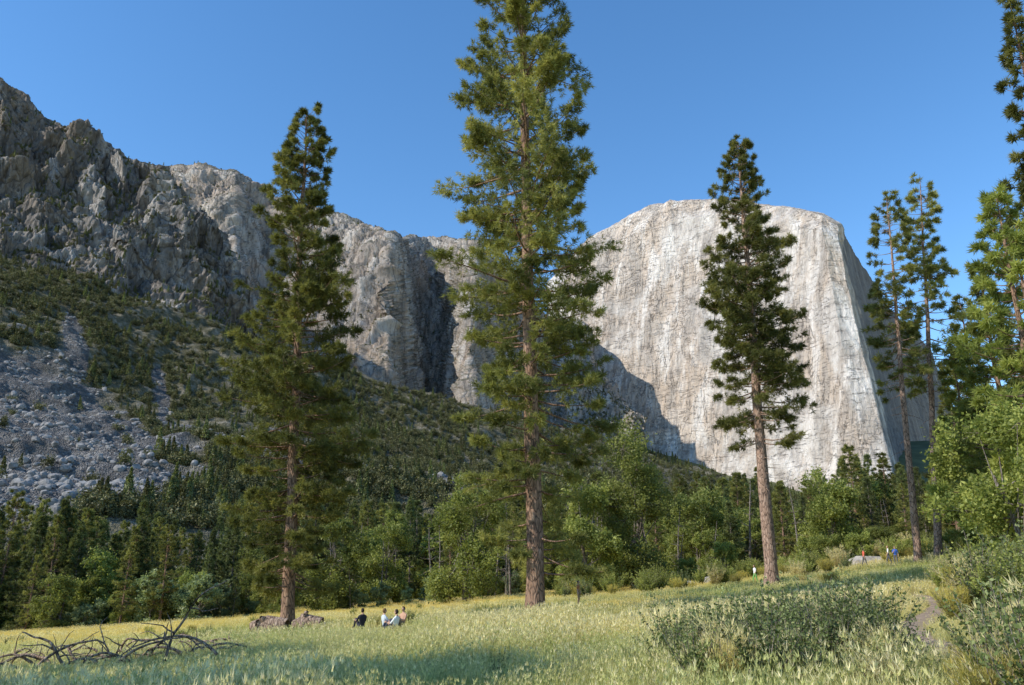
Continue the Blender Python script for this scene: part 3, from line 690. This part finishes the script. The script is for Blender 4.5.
# ------------------------------------------------------------------ people
skin=simple('skin',(.5,.31,.22),.6,.05);M_shoe=simple('shoes',(.05,.045,.04),.7,.1);M_lip=simple('lips',(.4,.16,.14),.6,.05)
def person(loc,pose,shirt,pants,hair,heading=0,scale=1.0):
    J={};E=[]
    def j(n_,x,y,z,r): J[n_]=(x,y,z,r)
    seat=pose=='sit'
    h0=.13 if seat else .95
    ln=-.12 if seat else 0
    j('pel',0,0,h0,.15);j('spi',0,ln*.3,h0+.22,.135);j('che',0,ln*.6,h0+.42,.155);j('nec',0,ln*.6,h0+.57,.06);j('hed',0,ln*.5,h0+.66,.06)
    for s,q in ((-1,'l'),(1,'r')):
        sw=.12*s if pose=='walk' else 0
        j('sh'+q,.19*s,ln*.6,h0+.46,.07)
        if seat: j('el'+q,.25*s,.12,h0+.22,.045);j('wr'+q,.14*s,.34,h0+.28,.03);hd=np.array([0,.5,.1])
        elif pose=='phone' and s>0: j('el'+q,.25*s,.08,h0+.2,.045);j('wr'+q,.1*s,.28,h0+.38,.03);hd=np.array([-.2,.3,.4])
        else: j('el'+q,.25*s,-sw*.5-.02,h0+.19,.045);j('wr'+q,.26*s,.08-sw,h0-.05,.03);hd=np.array([0,.15,-1])
        hd=unit(hd);w=np.array(J['wr'+q][:3]);pm=w+hd*.06;j('pa'+q,*pm,.034)
        j('hi'+q,.1*s,0,h0-.04,.1)
        if seat: j('kn'+q,.15*s,.42,h0+.36,.065);j('an'+q,.13*s,.62,.07,.045);j('to'+q,.14*s,.8,.04,.04)
        else: j('kn'+q,.11*s,.03+sw,.5,.065);j('an'+q,.11*s,-.02+sw*1.8,.09,.045);j('to'+q,.12*s,.15+sw*1.8,.04,.04)
        E+=[('che','sh'+q),('sh'+q,'el'+q),('el'+q,'wr'+q),('wr'+q,'pa'+q),('pel','hi'+q),('hi'+q,'kn'+q),('kn'+q,'an'+q),('an'+q,'to'+q)]
        sd=np.array([0,1.,0]) if not seat else np.array([1.,0,0])
        for f_ in range(4):
            a=pm+hd*.03+sd*(f_-1.5)*.02;b=a+hd*(.07-.008*abs(f_-1.4))+np.array([-s*.012,0,0]);j('f%d'%f_+q,*a,.01);j('g%d'%f_+q,*b,.008);E+=[('pa'+q,'f%d'%f_+q),('f%d'%f_+q,'g%d'%f_+q)]
        a=w+hd*.04+sd*.05;j('th'+q,*a,.011);E.append(('pa'+q,'th'+q))
    E=[('pel','spi'),('spi','che'),('che','nec'),('nec','hed')]+E
    nm=list(J);me=bpy.data.meshes.new('b');me.from_pydata([J[k][:3] for k in nm],[(nm.index(a),nm.index(b)) for a,b in E],[])
    ob=bpy.data.objects.new('b',me);COL.objects.link(ob)
    ob.modifiers.new('s','SKIN');ob.modifiers.new('u','SUBSURF').levels=1
    for i,k in enumerate(nm): me.skin_vertices[0].data[i].radius=(J[k][3],J[k][3]*(.72 if k in('pel','spi','che') else 1));me.skin_vertices[0].data[i].use_root=(k=='pel')
    dg=bpy.context.evaluated_depsgraph_get();em=ob.evaluated_get(dg).to_mesh()
    V=np.array([v.co[:] for v in em.vertices]);Fs=[list(p.vertices) for p in em.polygons];bpy.data.objects.remove(ob)
    segs=[(np.array(J[a][:3]),np.array(J[b][:3]),0 if (b[0] in 'fgt' and b[:2]!='to') else {'el':1,'wr':0,'pa':0,'sh':1,'hi':2,'kn':2,'an':2,'to':4,'sp':1,'ch':1,'ne':1,'he':0}.get(b[:2],0)) for a,b in E]
    fm=[];VV=list(V);FF=list(Fs)
    for f_ in Fs:
        c=V[f_].mean(0);best=9;bl=0
        for a,b,l in segs:
            t_=np.clip(np.dot(c-a,b-a)/np.dot(b-a,b-a),0,1);dd=np.linalg.norm(c-a-(b-a)*t_)
            if dd<best: best=dd;bl=l
        if not seat and bl==1 and c[2]<h0-.0 and abs(c[0])<.17: bl=2
        fm.append(bl)
    hc=np.array([0,ln*.5+.02,h0+.74])
    def blob(c,r,m_,cut=None):
        bm=bmesh.new();bmesh.ops.create_uvsphere(bm,u_segments=16,v_segments=12,radius=1)
        b0=len(VV)
        for v in bm.verts:
            p=np.array(v.co[:])*r
            if cut and m_==0: p[0]*=1-.25*max(0,-v.co.z); p[1]+=.012*max(0,v.co.y)*(v.co.z<0)
            VV.append(c+p)
        for f_ in bm.faces:
            if m_==3 and cut and (f_.calc_center_median().y>.35 and f_.calc_center_median().z<.55): continue
            FF.append([b0+v.index for v in f_.verts]);fm.append(m_)
        bm.free()
    blob(hc,np.array([.075,.095,.118]),0,True)
    blob(hc+[0,-.012,.015],np.array([.084,.1,.118]),3,True)
    blob(hc+[0,.1,-.015],np.array([.012,.02,.022]),0);
    for s in(-1,1): blob(hc+[s*.078,0,-.01],np.array([.01,.02,.03]),0);blob(hc+[s*.03,.088,.012],np.array([.012,.008,.008]),4)
    blob(hc+[0,.088,-.055],np.array([.024,.01,.006]),5)
    me=bpy.data.meshes.new('person');me.from_pydata([tuple(v) for v in VV],[],FF)
    mats=[skin,simple('shirt',shirt,.85,.08,30),simple('trousers',pants,.85,.1,30),simple('hair',hair,.7,.2,40),M_shoe,M_lip]
    for m_ in mats: me.materials.append(m_)
    me.polygons.foreach_set('material_index',np.array(fm,np.int32));me.polygons.foreach_set('use_smooth',np.ones(len(FF),bool));me.update()
    o=bpy.data.objects.new('person',me);COL.objects.link(o);o.location=loc;o.rotation_euler=(0,0,heading);o.scale=(scale,)*3
    return o
DK=(.03,.02,.015);W_=(.78,.78,.77)
spec=[('sit',W_,(.05,.06,.1),DK,1.2),('sit',(.5,.55,.6),(.1,.1,.12),(.15,.09,.04),-1.0),('sit',(.5,.3,.2),(.2,.18,.15),DK,2.5),('sit',(.03,.03,.04),(.04,.04,.06),DK,.6),
 ('walk',W_,(.15,.4,.12),DK,1.8),('stand',(.1,.12,.2),(.04,.04,.06),DK,2.4),('stand',(.5,.2,.08),(.3,.2,.12),DK,-2),('phone',(.05,.12,.45),(.1,.1,.12),DK,2.8),('walk',W_,(.1,.1,.12),(.3,.2,.1),1.2),('walk',(.6,.12,.08),(.1,.1,.1),DK,-1.6)]
for (u,d),(a,b,c,e,h) in zip(PEOPLE,spec): person(at(u,d),a,b,c,e,h)
# ------------------------------------------------------------------ light, sky, camera
SUN_AZ=math.radians(114); EL=math.radians(37)
sd=Vector((-math.sin(SUN_AZ)*math.cos(EL),math.cos(SUN_AZ)*math.cos(EL),math.sin(EL)))
ld=bpy.data.lights.new('sun','SUN');ld.energy=5.0;ld.angle=math.radians(.5);ld.color=(1,.93,.82)
lo=bpy.data.objects.new('sun',ld);COL.objects.link(lo);lo.rotation_euler=(-sd).to_track_quat('-Z','Y').to_euler()
w=bpy.data.worlds.new('World');sc.world=w;w.use_nodes=True
nt=w.node_tree;bg=nt.nodes['Background'];sk=nt.nodes.new('ShaderNodeTexSky');sk.sky_type='NISHITA';sk.sun_disc=False
sk.sun_elevation=EL;sk.sun_rotation=-SUN_AZ;sk.altitude=800;sk.air_density=1.15;sk.dust_density=.1;sk.ozone_density=3
hs=nt.nodes.new('ShaderNodeHueSaturation');hs.inputs['Saturation'].default_value=1.2;hs.inputs['Value'].default_value=1.55
nt.links.new(sk.outputs[0],hs.inputs['Color']);nt.links.new(hs.outputs[0],bg.inputs[0]);bg.inputs[1].default_value=.15
cam=bpy.data.cameras.new('camera');cam.sensor_width=36;cam.lens=F/1024*36;cam.clip_end=20000;cam.clip_start=.1
co=bpy.data.objects.new('camera',cam);COL.objects.link(co);co.location=(0,0,EYE);co.rotation_euler=(math.pi/2+PITCH,0,0);sc.camera=co
sc.view_settings.view_transform='Standard';sc.view_settings.look='None';sc.view_settings.exposure=0
print('done',time.time()-T0)
